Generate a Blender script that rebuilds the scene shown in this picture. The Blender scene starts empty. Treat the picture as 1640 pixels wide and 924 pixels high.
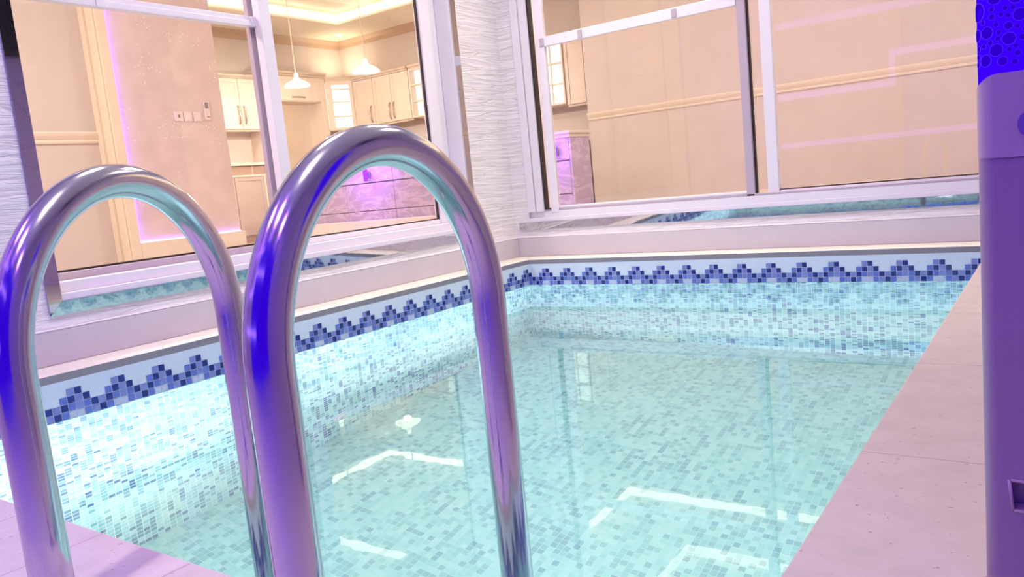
import bpy, bmesh, math, random
from mathutils import Vector, Matrix
random.seed(7)
sc = bpy.context.scene
col = sc.collection
P = 0.026                       # mosaic tile pitch (m)
LY, LX, NY = 3.3082, 2.515, -0.235   # far pool wall y, right pool wall x, near pool wall y
ZF = -1.437                     # pool floor
ZC = 0.16                       # coping and deck height
SX, SY = -0.215, 3.52           # stone wall planes (left, far)
IF, IC = 0.2, 3.14              # inner floor and ceiling height
WT = 2.45                       # window head height

# ---------------------------------------------------------------- helpers
wloc = {}
class MB:
    def __init__(s):
        s.v, s.f, s.m = [], [], []
    def face(s, pts, mi=0):
        b = len(s.v); s.v += [tuple(p) for p in pts]
        s.f.append(tuple(range(b, b + len(pts)))); s.m.append(mi); return s
    def box(s, x0, x1, y0, y1, z0, z1, mi=0):
        x0, x1 = sorted((x0, x1)); y0, y1 = sorted((y0, y1)); z0, z1 = sorted((z0, z1))
        b = len(s.v)
        s.v += [(x0,y0,z0),(x1,y0,z0),(x1,y1,z0),(x0,y1,z0),(x0,y0,z1),(x1,y0,z1),(x1,y1,z1),(x0,y1,z1)]
        for q in ((0,3,2,1),(4,5,6,7),(0,1,5,4),(1,2,6,5),(2,3,7,6),(3,0,4,7)):
            s.f.append(tuple(b+i for i in q)); s.m.append(mi)
        return s
    def prism(s, poly, h0, h1, ax='z', mi=0):
        """poly = list of 2-D points; extruded along ax from h0 to h1"""
        def mk(p, h):
            if ax == 'z': return (p[0], p[1], h)
            if ax == 'y': return (p[0], h, p[1])
            return (h, p[0], p[1])
        n = len(poly); b = len(s.v)
        s.v += [mk(p, h0) for p in poly] + [mk(p, h1) for p in poly]
        s.f.append(tuple(b+i for i in range(n))[::-1]); s.m.append(mi)
        s.f.append(tuple(b+n+i for i in range(n))); s.m.append(mi)
        for i in range(n):
            j = (i+1) % n
            s.f.append((b+i, b+j, b+n+j, b+n+i)); s.m.append(mi)
        return s
    def tube(s, pts, r, seg=20, mi=0, cap=True):
        pts = [Vector(p) for p in pts]; n = len(pts)
        rr = r if isinstance(r, (list, tuple)) else [r]*n
        t0 = (pts[1]-pts[0]).normalized()
        up = Vector((0,0,1)) if abs(t0.z) < .9 else Vector((1,0,0))
        nrm = (up - t0*up.dot(t0)).normalized()
        b = len(s.v)
        for i, p in enumerate(pts):
            t = (pts[min(i+1,n-1)]-pts[max(i-1,0)]).normalized()
            nrm = (nrm - t*nrm.dot(t)).normalized(); bi = t.cross(nrm)
            for k in range(seg):
                a = 2*math.pi*k/seg
                s.v.append(tuple(p + (nrm*math.cos(a)+bi*math.sin(a))*rr[i]))
        for i in range(n-1):
            for k in range(seg):
                k2 = (k+1) % seg
                s.f.append((b+i*seg+k, b+i*seg+k2, b+(i+1)*seg+k2, b+(i+1)*seg+k)); s.m.append(mi)
        if cap:
            s.f.append(tuple(b+k for k in range(seg))[::-1]); s.m.append(mi)
            s.f.append(tuple(b+(n-1)*seg+k for k in range(seg))); s.m.append(mi)
        return s
    def lathe(s, prof, c, seg=32, mi=0):
        b = len(s.v)
        for (r, z) in prof:
            for k in range(seg):
                a = 2*math.pi*k/seg
                s.v.append((c[0]+r*math.cos(a), c[1]+r*math.sin(a), c[2]+z))
        for i in range(len(prof)-1):
            for k in range(seg):
                k2 = (k+1) % seg
                s.f.append((b+i*seg+k, b+i*seg+k2, b+(i+1)*seg+k2, b+(i+1)*seg+k)); s.m.append(mi)
        return s
    def build(s, name, mats, parent=None, bevel=0, smooth=False, segs=2):
        me = bpy.data.meshes.new(name)
        off = wloc[parent.name] if parent else Vector((0,0,0))
        me.from_pydata([tuple(Vector(p)-off) for p in s.v], [], s.f)
        if not isinstance(mats, (list, tuple)): mats = [mats]
        for m in mats: me.materials.append(m)
        for p, mi in zip(me.polygons, s.m): p.material_index = mi; p.use_smooth = smooth
        bm = bmesh.new(); bm.from_mesh(me)
        bmesh.ops.recalc_face_normals(bm, faces=bm.faces); bm.to_mesh(me); bm.free()
        o = bpy.data.objects.new(name, me); col.objects.link(o)
        if parent: o.parent = parent
        wloc[o.name] = off.copy()
        if bevel:
            md = o.modifiers.new('bevel', 'BEVEL'); md.width = bevel; md.segments = segs; md.limit_method = 'ANGLE'
            md.angle_limit = math.radians(40)
        return o
def tag(o, label=None, cat=None, group=None, kind=None):
    if label: o['label'] = label
    if cat: o['category'] = cat
    if group: o['group'] = group
    if kind: o['kind'] = kind
    return o
def empty(name, loc, label=None, cat=None, group=None, kind=None):
    o = bpy.data.objects.new(name, None); col.objects.link(o); o.location = loc
    o.empty_display_size = .1
    wloc[o.name] = Vector(loc); return tag(o, label, cat, group, kind)
def copy_tree(o, parent=None):
    c = o.copy(); col.objects.link(c)
    if parent: c.parent = parent
    for ch in list(o.children): copy_tree(ch, c)
    return c
def slab(axis, c0, c1, u0, u1, v0, v1, holes=()):
    """flat wall/ceiling with rectangular holes; axis = thickness axis"""
    us = sorted({u0, u1, *[h[0] for h in holes], *[h[1] for h in holes]}); us = [u for u in us if u0 <= u <= u1]
    vs = sorted({v0, v1, *[h[2] for h in holes], *[h[3] for h in holes]}); vs = [v for v in vs if v0 <= v <= v1]
    def full(i, j):
        if i < 0 or j < 0 or i >= len(us)-1 or j >= len(vs)-1: return False
        uc, vc = (us[i]+us[i+1])/2, (vs[j]+vs[j+1])/2
        return not any(h[0] < uc < h[1] and h[2] < vc < h[3] for h in holes)
    def pt(u, v, c):
        return {'x': (c, u, v), 'y': (u, c, v), 'z': (u, v, c)}[axis]
    m = MB()
    for i in range(len(us)-1):
        for j in range(len(vs)-1):
            if not full(i, j): continue
            a, b, d, e = us[i], us[i+1], vs[j], vs[j+1]
            for c in (c0, c1): m.face([pt(a,d,c), pt(b,d,c), pt(b,e,c), pt(a,e,c)])
            if not full(i-1, j): m.face([pt(a,d,c0), pt(a,e,c0), pt(a,e,c1), pt(a,d,c1)])
            if not full(i+1, j): m.face([pt(b,d,c0), pt(b,e,c0), pt(b,e,c1), pt(b,d,c1)])
            if not full(i, j-1): m.face([pt(a,d,c0), pt(b,d,c0), pt(b,d,c1), pt(a,d,c1)])
            if not full(i, j+1): m.face([pt(a,e,c0), pt(b,e,c0), pt(b,e,c1), pt(a,e,c1)])
    return m
def weld(o):
    bm = bmesh.new(); bm.from_mesh(o.data)
    bmesh.ops.remove_doubles(bm, verts=bm.verts, dist=1e-5)
    bmesh.ops.recalc_face_normals(bm, faces=bm.faces); bm.to_mesh(o.data); bm.free(); return o

# ---------------------------------------------------------------- materials
def newmat(name):
    m = bpy.data.materials.new(name); m.use_nodes = True
    nt = m.node_tree
    return m, nt, nt.nodes['Principled BSDF']
def N(nt, t, **kw):
    n = nt.nodes.new(t)
    for k, v in kw.items():
        if k in n.inputs: n.inputs[k].default_value = v
        else: setattr(n, k, v)
    return n
def L(nt, a, b): nt.links.new(a, b)
def plain(name, c, rough=.5, metal=0., spec=.5, bump=0, bscale=40, coat=0):
    m, nt, b = newmat(name)
    b.inputs['Base Color'].default_value = (*c, 1); b.inputs['Roughness'].default_value = rough
    b.inputs['Metallic'].default_value = metal; b.inputs['Specular IOR Level'].default_value = spec
    b.inputs['Coat Weight'].default_value = coat
    tc = N(nt, 'ShaderNodeTexCoord'); no = N(nt, 'ShaderNodeTexNoise', Scale=bscale, Detail=4.)
    L(nt, tc.outputs['Object'], no.inputs['Vector'])
    mix = N(nt, 'ShaderNodeMixRGB', blend_type='MULTIPLY', Fac=.12)
    mix.inputs[1].default_value = (*c, 1); L(nt, no.outputs['Fac'], mix.inputs[2]); L(nt, mix.outputs[0], b.inputs['Base Color'])
    if bump:
        bp = N(nt, 'ShaderNodeBump', Strength=bump, Distance=.01)
        L(nt, no.outputs['Fac'], bp.inputs['Height']); L(nt, bp.outputs[0], b.inputs['Normal'])
    return m
def emit(name, c, s):
    m = bpy.data.materials.new(name); m.use_nodes = True; nt = m.node_tree
    nt.nodes.remove(nt.nodes['Principled BSDF'])
    e = N(nt, 'ShaderNodeEmission', Strength=s); e.inputs['Color'].default_value = (*c, 1)
    L(nt, e.outputs[0], nt.nodes['Material Output'].inputs['Surface']); return m
def marble(name, c1, c2, scale=3, rough=.3, stretch=(1,1,1), vein=.55, metal=0, coat=0, bump=0):
    m, nt, b = newmat(name)
    tc = N(nt, 'ShaderNodeTexCoord'); mp = N(nt, 'ShaderNodeMapping'); mp.inputs['Scale'].default_value = stretch
    L(nt, tc.outputs['Object'], mp.inputs['Vector'])
    no = N(nt, 'ShaderNodeTexNoise', Scale=scale, Detail=6., Roughness=.6, Distortion=1.2)
    L(nt, mp.outputs[0], no.inputs['Vector'])
    a = N(nt, 'ShaderNodeMath', operation='SUBTRACT'); a.inputs[1].default_value = .5
    L(nt, no.outputs['Fac'], a.inputs[0])
    ab = N(nt, 'ShaderNodeMath', operation='ABSOLUTE'); L(nt, a.outputs[0], ab.inputs[0])
    r = N(nt, 'ShaderNodeValToRGB'); r.color_ramp.elements[0].color = (*c2, 1); r.color_ramp.elements[1].color = (*c1, 1)
    r.color_ramp.elements[0].position = 0; r.color_ramp.elements[1].position = .06*vein*2
    L(nt, ab.outputs[0], r.inputs['Fac'])
    L(nt, r.outputs[0], b.inputs['Base Color'])
    b.inputs['Roughness'].default_value = rough; b.inputs['Metallic'].default_value = metal; b.inputs['Coat Weight'].default_value = coat
    if bump:
        n2 = N(nt, 'ShaderNodeTexNoise', Scale=9., Detail=2.); L(nt, tc.outputs['Object'], n2.inputs['Vector'])
        bp = N(nt, 'ShaderNodeBump', Strength=bump, Distance=.02); L(nt, n2.outputs['Fac'], bp.inputs['Height']); L(nt, bp.outputs[0], b.inputs['Normal'])
    return m
def mosaic(name, ax, off=(0, 0), runs=.62, soft=0.):
    """square glass mosaic in cells of P; ax = the two object axes of the surface"""
    m, nt, b = newmat(name)
    tc = N(nt, 'ShaderNodeTexCoord'); sp = N(nt, 'ShaderNodeSeparateXYZ'); L(nt, tc.outputs['Object'], sp.inputs[0])
    def mth(op, a, bb=None):
        n = N(nt, 'ShaderNodeMath', operation=op)
        for i, q in enumerate((a, bb)):
            if q is None: continue
            if isinstance(q, (int, float)): n.inputs[i].default_value = q
            else: L(nt, q, n.inputs[i])
        return n.outputs[0]
    u = mth('DIVIDE', mth('ADD', sp.outputs[ax[0].upper()], off[0]), P)
    v = mth('DIVIDE', mth('ADD', sp.outputs[ax[1].upper()], off[1]), P)
    fu, fv = mth('FLOOR', u), mth('FLOOR', v)
    def wn(a, c, seed):
        cb = N(nt, 'ShaderNodeCombineXYZ', Z=seed); L(nt, a, cb.inputs[0]); L(nt, c, cb.inputs[1])
        w = N(nt, 'ShaderNodeTexWhiteNoise', noise_dimensions='3D'); L(nt, cb.outputs[0], w.inputs['Vector']); return w.outputs['Value']
    w1 = wn(fu, fv, .5)
    # vertical runs of alike tiles
    sh = mth('MULTIPLY', wn(fu, mth('MULTIPLY', fu, 0.0), 3.5), 5.0)
    fv3 = mth('FLOOR', mth('DIVIDE', mth('ADD', fv, sh), 3.0))
    w2 = wn(fu, fv3, 7.5); w3 = wn(fu, fv3, 9.5)
    sel = mth('GREATER_THAN', w3, runs)
    val = mth('ADD', mth('MULTIPLY', w1, mth('SUBTRACT', 1.0, sel)), mth('MULTIPLY', w2, sel))
    no = N(nt, 'ShaderNodeTexNoise', Scale=2.2, Detail=2.); L(nt, tc.outputs['Object'], no.inputs['Vector'])
    val = mth('ADD', val, mth('MULTIPLY', mth('SUBTRACT', no.outputs['Fac'], .5), .55))
    r = N(nt, 'ShaderNodeValToRGB'); cr = r.color_ramp; cr.interpolation = 'CONSTANT'
    stops = [(0, (.62,.84,.81)), (.22, (.50,.78,.77)), (.42, (.40,.70,.71)), (.58, (.31,.58,.62)), (.72, (.24,.44,.50)), (.85, (.19,.33,.44)), (.94, (.11,.21,.40))]
    stops = [(p_, tuple(a_*(1-soft)+m_*soft for a_, m_ in zip(c_, (.35,.61,.54)))) for p_, c_ in stops]
    cr.elements[0].position = 0; cr.elements[0].color = (*stops[0][1], 1)
    cr.elements[1].position = stops[1][0]; cr.elements[1].color = (*stops[1][1], 1)
    for p_, c in stops[2:]:
        e = cr.elements.new(p_); e.color = (*c, 1)
    L(nt, val, r.inputs['Fac'])
    gu = mth('ABSOLUTE', mth('SUBTRACT', mth('FRACT', u), .5)); gv = mth('ABSOLUTE', mth('SUBTRACT', mth('FRACT', v), .5))
    g = mth('MAXIMUM', mth('GREATER_THAN', gu, .45), mth('GREATER_THAN', gv, .425 + .03*min(1, soft*2)))
    mx = N(nt, 'ShaderNodeMixRGB'); L(nt, g, mx.inputs[0]); L(nt, r.outputs[0], mx.inputs[1]); mx.inputs[2].default_value = (.86-.6*soft,.96-.45*soft,.95-.5*soft,1)
    L(nt, mx.outputs[0], b.inputs['Base Color'])
    b.inputs['Roughness'].default_value = .25
    return m
def stone(name, ax):
    """white split-face stone cladding, thin horizontal ripples"""
    m, nt, b = newmat(name)
    tc = N(nt, 'ShaderNodeTexCoord'); mp = N(nt, 'ShaderNodeMapping')
    mp.inputs['Scale'].default_value = (4, 4, 60); L(nt, tc.outputs['Object'], mp.inputs['Vector'])
    no = N(nt, 'ShaderNodeTexNoise', Scale=1., Detail=5., Roughness=.62, Distortion=.6); L(nt, mp.outputs[0], no.inputs['Vector'])
    mp2 = N(nt, 'ShaderNodeMapping'); mp2.inputs['Scale'].default_value = (1.6, 1.6, 34); L(nt, tc.outputs['Object'], mp2.inputs['Vector'])
    wv = N(nt, 'ShaderNodeTexVoronoi', feature='DISTANCE_TO_EDGE', Scale=1.); L(nt, mp2.outputs[0], wv.inputs['Vector'])
    rr = N(nt, 'ShaderNodeValToRGB'); rr.color_ramp.elements[0].position = 0; rr.color_ramp.elements[1].position = .035
    L(nt, wv.outputs['Distance'], rr.inputs['Fac'])
    ad = N(nt, 'ShaderNodeMixRGB', blend_type='MULTIPLY', Fac=.45); L(nt, no.outputs['Fac'], ad.inputs[1]); L(nt, rr.outputs[0], ad.inputs[2])
    bp = N(nt, 'ShaderNodeBump', Strength=.8, Distance=.012); L(nt, ad.outputs[0], bp.inputs['Height']); L(nt, bp.outputs[0], b.inputs['Normal'])
    cr = N(nt, 'ShaderNodeValToRGB'); cr.color_ramp.elements[0].position = .3; cr.color_ramp.elements[0].color = (.72,.65,.64,1)
    cr.color_ramp.elements[1].position = .55; cr.color_ramp.elements[1].color = (.84,.79,.77,1); L(nt, no.outputs['Fac'], cr.inputs['Fac'])
    ck = N(nt, 'ShaderNodeMixRGB', blend_type='MULTIPLY', Fac=.16); L(nt, cr.outputs[0], ck.inputs[1]); L(nt, rr.outputs[0], ck.inputs[2])
    L(nt, ck.outputs[0], b.inputs['Base Color']); b.inputs['Roughness'].default_value = .55
    return m
def tiles_deck(name, ax, pitch, start, c1=(.42,.36,.355), c2=(.50,.44,.43)):
    m, nt, b = newmat(name)
    tc = N(nt, 'ShaderNodeTexCoord'); sp = N(nt, 'ShaderNodeSeparateXYZ'); L(nt, tc.outputs['Object'], sp.inputs[0])
    a = N(nt, 'ShaderNodeMath', operation='SUBTRACT'); a.inputs[1].default_value = start; L(nt, sp.outputs[ax.upper()], a.inputs[0])
    d = N(nt, 'ShaderNodeMath', operation='DIVIDE'); d.inputs[1].default_value = pitch; L(nt, a.outputs[0], d.inputs[0])
    f = N(nt, 'ShaderNodeMath', operation='FRACT'); L(nt, d.outputs[0], f.inputs[0])
    g = N(nt, 'ShaderNodeMath', operation='LESS_THAN'); g.inputs[1].default_value = .0028/pitch; L(nt, f.outputs[0], g.inputs[0])
    no = N(nt, 'ShaderNodeTexNoise', Scale=14., Detail=8., Roughness=.65); L(nt, tc.outputs['Object'], no.inputs['Vector'])
    cr = N(nt, 'ShaderNodeValToRGB'); cr.color_ramp.elements[0].position = .3; cr.color_ramp.elements[0].color = (*c1,1)
    cr.color_ramp.elements[1].position = .62; cr.color_ramp.elements[1].color = (*c2,1); L(nt, no.outputs['Fac'], cr.inputs['Fac'])
    vo = N(nt, 'ShaderNodeTexNoise', Scale=95., Detail=2.); L(nt, tc.outputs['Object'], vo.inputs['Vector'])
    vr = N(nt, 'ShaderNodeValToRGB'); vr.color_ramp.elements[0].position = .27; vr.color_ramp.elements[0].color = (.55,.5,.5,1); vr.color_ramp.elements[1].position = .31
    L(nt, vo.outputs['Fac'], vr.inputs['Fac'])
    m1 = N(nt, 'ShaderNodeMixRGB', blend_type='MULTIPLY', Fac=1.); L(nt, cr.outputs[0], m1.inputs[1]); L(nt, vr.outputs[0], m1.inputs[2])
    m2 = N(nt, 'ShaderNodeMixRGB'); L(nt, g.outputs[0], m2.inputs[0]); L(nt, m1.outputs[0], m2.inputs[1]); m2.inputs[2].default_value = (.28,.2,.21,1)
    L(nt, m2.outputs[0], b.inputs['Base Color']); b.inputs['Roughness'].default_value = .33
    bp = N(nt, 'ShaderNodeBump', Strength=.12, Distance=.004); L(nt, no.outputs['Fac'], bp.inputs['Height']); L(nt, bp.outputs[0], b.inputs['Normal'])
    return m
def glass(name, tint=(1,1,1), ior=1.5):
    m = bpy.data.materials.new(name); m.use_nodes = True; nt = m.node_tree
    nt.nodes.remove(nt.nodes['Principled BSDF'])
    ge = N(nt, 'ShaderNodeNewGeometry'); dt = N(nt, 'ShaderNodeVectorMath', operation='DOT_PRODUCT')
    L(nt, ge.outputs['Incoming'], dt.inputs[0]); L(nt, ge.outputs['Normal'], dt.inputs[1])
    ab = N(nt, 'ShaderNodeMath', operation='ABSOLUTE'); L(nt, dt.outputs['Value'], ab.inputs[0])
    om = N(nt, 'ShaderNodeMath', operation='SUBTRACT'); om.inputs[0].default_value = 1; L(nt, ab.outputs[0], om.inputs[1])
    pw = N(nt, 'ShaderNodeMath', operation='POWER'); pw.inputs[1].default_value = 5; L(nt, om.outputs[0], pw.inputs[0])
    fr = N(nt, 'ShaderNodeMath', operation='MULTIPLY_ADD'); fr.inputs[1].default_value = .96; fr.inputs[2].default_value = .04; L(nt, pw.outputs[0], fr.inputs[0])
    t = N(nt, 'ShaderNodeBsdfTransparent'); t.inputs[0].default_value = (*tint, 1)
    g = N(nt, 'ShaderNodeBsdfGlossy', Roughness=0.0); mx = N(nt, 'ShaderNodeMixShader')
    L(nt, fr.outputs[0], mx.inputs[0]); L(nt, t.outputs[0], mx.inputs[1]); L(nt, g.outputs[0], mx.inputs[2])
    L(nt, mx.outputs[0], nt.nodes['Material Output'].inputs['Surface']); return m
def water(name):
    m = bpy.data.materials.new(name); m.use_nodes = True; nt = m.node_tree
    nt.nodes.remove(nt.nodes['Principled BSDF'])
    g = N(nt, 'ShaderNodeBsdfGlass', Roughness=0.0, IOR=1.333); g.inputs['Color'].default_value = (.97, 1, 1, 1)
    tc = N(nt, 'ShaderNodeTexCoord')
    no = N(nt, 'ShaderNodeTexNoise', Scale=14., Detail=1.); L(nt, tc.outputs['Object'], no.inputs['Vector'])
    bp = N(nt, 'ShaderNodeBump', Strength=.004, Distance=.02); L(nt, no.outputs['Fac'], bp.inputs['Height']); L(nt, bp.outputs[0], g.inputs['Normal'])
    L(nt, g.outputs[0], nt.nodes['Material Output'].inputs['Surface']); return m

M = dict(
    stone=stone('white_stone', 'x'),
    riser=plain('riser_stone', (.60,.545,.565), .35, bscale=6),
    riser_lit_edge=plain('riser_lit_edge', (.93,.88,.86), .3, bscale=6),
    coping_top=marble('coping_cream', (.80,.74,.60), (.74,.67,.55), 5, .3),
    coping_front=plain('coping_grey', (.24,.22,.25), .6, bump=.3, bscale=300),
    deck_r=tiles_deck('deck_stone_right', 'y', .6, .497-.0014, (.44,.375,.32), (.51,.44,.375)),
    deck_n=tiles_deck('deck_stone_near', 'x', .24, 1.535),
    mos_x=mosaic('mosaic_side', 'yz', (0, 0)), mos_y=mosaic('mosaic_end', 'xz', (0, 0)), mos_z=mosaic('mosaic_floor', 'xy', (0, 0), runs=.85, soft=.6),
    t_dark=plain('tile_navy', (.012,.02,.17), .15), t_mid=plain('tile_blue', (.11,.16,.50), .15), t_mid2=plain('tile_periwinkle', (.19,.23,.52), .15),
    t_pale=plain('tile_pale_blue', (.52,.58,.72), .2), t_white=plain('tile_white', (.64,.72,.80), .25), grout=plain('grout', (.66,.72,.84), .7),
    water=water('pool_water'), glass=glass('window_glass'),
    alu=plain('white_aluminium', (.82,.76,.79), .3, bscale=3), alu_shade=plain('shaded_aluminium', (.50,.40,.46), .35, bscale=3),  # second one has shade put into the aluminium colour
    gasket=plain('black_gasket', (.03,.015,.015), .6),
    mirror=marble('polished_marble', (.62,.62,.66), (.45,.42,.44), 3, .03, metal=1, vein=.06, bump=.008),
    steel=plain('polished_steel', (.66,.63,.70), .15, metal=1., bscale=2, bump=.012),
    wall_in=plain('beige_paint', (.70,.60,.555), .6, bscale=5),
    rail=plain('cream_moulding', (.86,.74,.60), .35, bscale=3),
    ceil_in=plain('ceiling_paint', (.86,.78,.66), .7, bscale=3), crown=plain('crown_tan', (.55,.38,.27), .5, bscale=3),
    floor_in=plain('interior_floor', (.70,.58,.50), .25, bscale=3),
    frame_cream=plain('panel_cream', (.88,.76,.60), .4, bscale=3),
    cab=plain('cabinet_cream', (.80,.67,.56), .4, bscale=3), cab_trim=plain('cabinet_trim', (.70,.56,.45), .4, bscale=3), cab_dark=plain('cabinet_shadow_gap', (.42,.28,.22), .5, bscale=3),
    cab_base=plain('cabinet_shaded', (.52,.40,.37), .45, bscale=3),  # shade on the base cabinet doors is put into this colour
    handle=plain('brushed_nickel', (.55,.45,.42), .35, metal=1.), white_plastic=plain('white_plastic', (.86,.74,.70), .4, bscale=3),
    grey_plastic=plain('grey_plastic', (.25,.22,.24), .4), black=plain('black_plastic', (.015,.012,.02), .35),
    shade=emit('lamp_glow', (1,.86,.62), 3.2), lit_white=emit('glow_panel', (1,.93,.80), 1.7),
    cove=emit('cove_led', (1,.87,.60), 4.5), violet=emit('violet_led', (.36,.16,1), 3.4), violet_soft=emit('violet_led_soft', (.30,.13,1), 30.), violet_lamp=emit('violet_lamp', (.20,.02,1), 3.0),
    blue=emit('blue_led', (.045,0,1), 1.0), blue_dark=emit('blue_led_bubble', (.028,0,.62), 1.0), blue_ring=emit('blue_led_ring', (.11,.02,1), 1.05),
    post=plain('lilac_plastic', (.36,.27,.30), .4, bscale=3), post_light=plain('pale_lilac_plastic', (.50,.40,.40), .35, bscale=3), post_dark=plain('recess_shade_lilac', (.22,.13,.38), .4, bscale=3),
    spot_white=plain('bright_spot_white', (.95,.95,.93), .3, bscale=3),
    purple_wall=plain('mauve_wall_paint', (.45,.32,.56), .6, bscale=3), pool_ceil=plain('pool_ceiling_paint', (.80,.74,.78), .7, bscale=3),
    counter=plain('worktop_stone', (.76,.66,.58), .25, bscale=20),
    bar=marble('violet_bar_marble', (.46,.35,.53), (.62,.50,.68), 2.4, .3, stretch=(1,1,2.2), vein=.5),
)
def wallpaper():
    m, nt, b = newmat('wallpaper_glints')
    tc = N(nt, 'ShaderNodeTexCoord'); vo = N(nt, 'ShaderNodeTexVoronoi', Scale=34.); L(nt, tc.outputs['Object'], vo.inputs['Vector'])
    no = N(nt, 'ShaderNodeTexNoise', Scale=5., Detail=5.); L(nt, tc.outputs['Object'], no.inputs['Vector'])
    cr = N(nt, 'ShaderNodeValToRGB'); cr.color_ramp.elements[0].position = .3; cr.color_ramp.elements[0].color = (.66,.52,.49,1)
    cr.color_ramp.elements[1].position = .7; cr.color_ramp.elements[1].color = (.76,.62,.57,1); L(nt, no.outputs['Fac'], cr.inputs['Fac'])
    s = N(nt, 'ShaderNodeMath', operation='LESS_THAN'); s.inputs[1].default_value = .16; L(nt, vo.outputs['Distance'], s.inputs[0])
    n2 = N(nt, 'ShaderNodeTexNoise', Scale=3., Detail=1.); L(nt, tc.outputs['Object'], n2.inputs['Vector'])
    g = N(nt, 'ShaderNodeMath', operation='GREATER_THAN'); g.inputs[1].default_value = .56; L(nt, n2.outputs['Fac'], g.inputs[0])
    mu = N(nt, 'ShaderNodeMath', operation='MULTIPLY'); L(nt, s.outputs[0], mu.inputs[0]); L(nt, g.outputs[0], mu.inputs[1])
    mx = N(nt, 'ShaderNodeMixRGB'); L(nt, mu.outputs[0], mx.inputs[0]); L(nt, cr.outputs[0], mx.inputs[1]); mx.inputs[2].default_value = (.95,.9,.88,1)  # pale specks: reflections in the window pane painted onto the wallpaper
    L(nt, mx.outputs[0], b.inputs['Base Color']); b.inputs['Roughness'].default_value = .35
    return m
M['paper'] = wallpaper()

# ---------------------------------------------------------------- swimming pool
pool = empty('swimming_pool', (LX/2, 1.5, ZF), 'rectangular sunken pool lined with pale aqua mosaic and a blue stepped tile border', 'swimming pool')
Z0 = -.003
T = .12
MB().box(0, LX, NY, LY, ZF-T, ZF).build('pool_floor', M['mos_z'], pool)
MB().box(-T, 0, NY-T, LY+T, ZF, 0).build('side_wall', M['mos_x'], pool)
MB().box(LX, LX+T, NY-T, LY+T, ZF, 0).build('side_wall', M['mos_x'], pool)
MB().box(0, LX, LY, LY+T, ZF, 0).build('end_wall', M['mos_y'], pool)
MB().box(0, LX, NY-T, NY, ZF, 0).build('end_wall', M['mos_y'], pool)
ROW = [ {0:'m',1:'p',2:'p',3:'m',4:'n',5:'d'}, {0:'d',1:'m',2:'n',3:'m',4:'d',5:'n'}, {0:'m',1:'d',2:'n',3:'d'}, {1:'n',2:'d'} ]
MI = {'d':0,'m':1,'n':2,'p':3}
def border(u0, u1, off, to3, thick):
    """stepped pyramid border; to3(u, depth, z) maps to the wall"""
    m = MB()
    def q(ua, ub, za, zb, dep, mi): m.face([to3(ua,dep,za), to3(ub,dep,za), to3(ub,dep,zb), to3(ua,dep,zb)], mi)
    # backing slab
    a, b_ = [to3(u0,-thick,0), to3(u1,-thick,0), to3(u1,-thick,.133), to3(u0,-thick,.133)], [to3(u0,0,0), to3(u1,0,0), to3(u1,0,.133), to3(u0,0,.133)]
    m.face(a, 5); m.face(b_, 5)
    for i in range(4):
        j = (i+1) % 4; m.face([a[i], a[j], b_[j], b_[i]], 5)
    n0 = int(math.floor((u0-off)/P))-1; n1 = int(math.ceil((u1-off)/P))+1
    g = .0012
    for n in range(n0, n1):
        c = (n+2) % 6
        ua, ub = max(u0, off+n*P)+g, min(u1, off+(n+1)*P)-g
        if ub-ua < .003: continue
        for r in range(4):
            k = ROW[r].get(c)
            if k: q(ua, ub, r*P+g, (r+1)*P-g, .0012, MI[k])
            else: q(ua-g, ub+g, r*P, (r+1)*P, .0008, 4)
        q(ua-g, ub+g, 4*P, .133, .0008, 4)
    return m
TM = [M['t_dark'], M['t_mid'], M['t_mid2'], M['t_pale'], M['t_white'], M['grout']]
border(0, LX, .1218, lambda u,d,z: (u, LY-d, z), T).build('tile_border', TM, pool)
border(NY, LY, .4569, lambda u,d,z: (d, u, z), T).build('tile_border', TM, pool)
border(NY, LY, .4569, lambda u,d,z: (LX-d, u, z), T).build('tile_border', TM, pool)
border(0, LX, .1218, lambda u,d,z: (u, NY+d, z), T).build('tile_border', TM, pool)
spt = empty('bright_spot', (0, 1.615, -1.247), 'small round white disc added for the bright spot low on the underwater left pool wall', 'bright spot')  # white disc put in for the bright spot in the water
def xl(prof, c, seg=28):
    m = MB().lathe([(r_, z_) for r_, z_ in prof], (0,0,0), seg)
    m.v = [(c[0]+v_[2], c[1]+v_[0], c[2]+v_[1]) for v_ in m.v]; return m
xl([(0,.004),(.040,.004),(.044,.002),(.044,.0005)], (0,1.615,-1.247)).build('spot_disc', M['spot_white'], spt, smooth=False)
xl([(.012,.0045),(.03,.007),(.022,.012),(.012,.012)], (0,1.615,-1.247)).build('spot_centre', M['spot_white'], spt, smooth=True)
wm = MB()
nx, ny = 2, 2
wm.face([(0.0015,NY+.0015,Z0),(LX-.0015,NY+.0015,Z0),(LX-.0015,LY-.0015,Z0),(.0015,LY-.0015,Z0)])
w = wm.build('pool_water', M['water'])
tag(w, 'clear calm water filling the mosaic pool up to the blue border', 'water', kind='stuff')

# ---------------------------------------------------------------- coping, riser, deck
def struct(o): o['kind'] = 'structure'; return o
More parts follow.
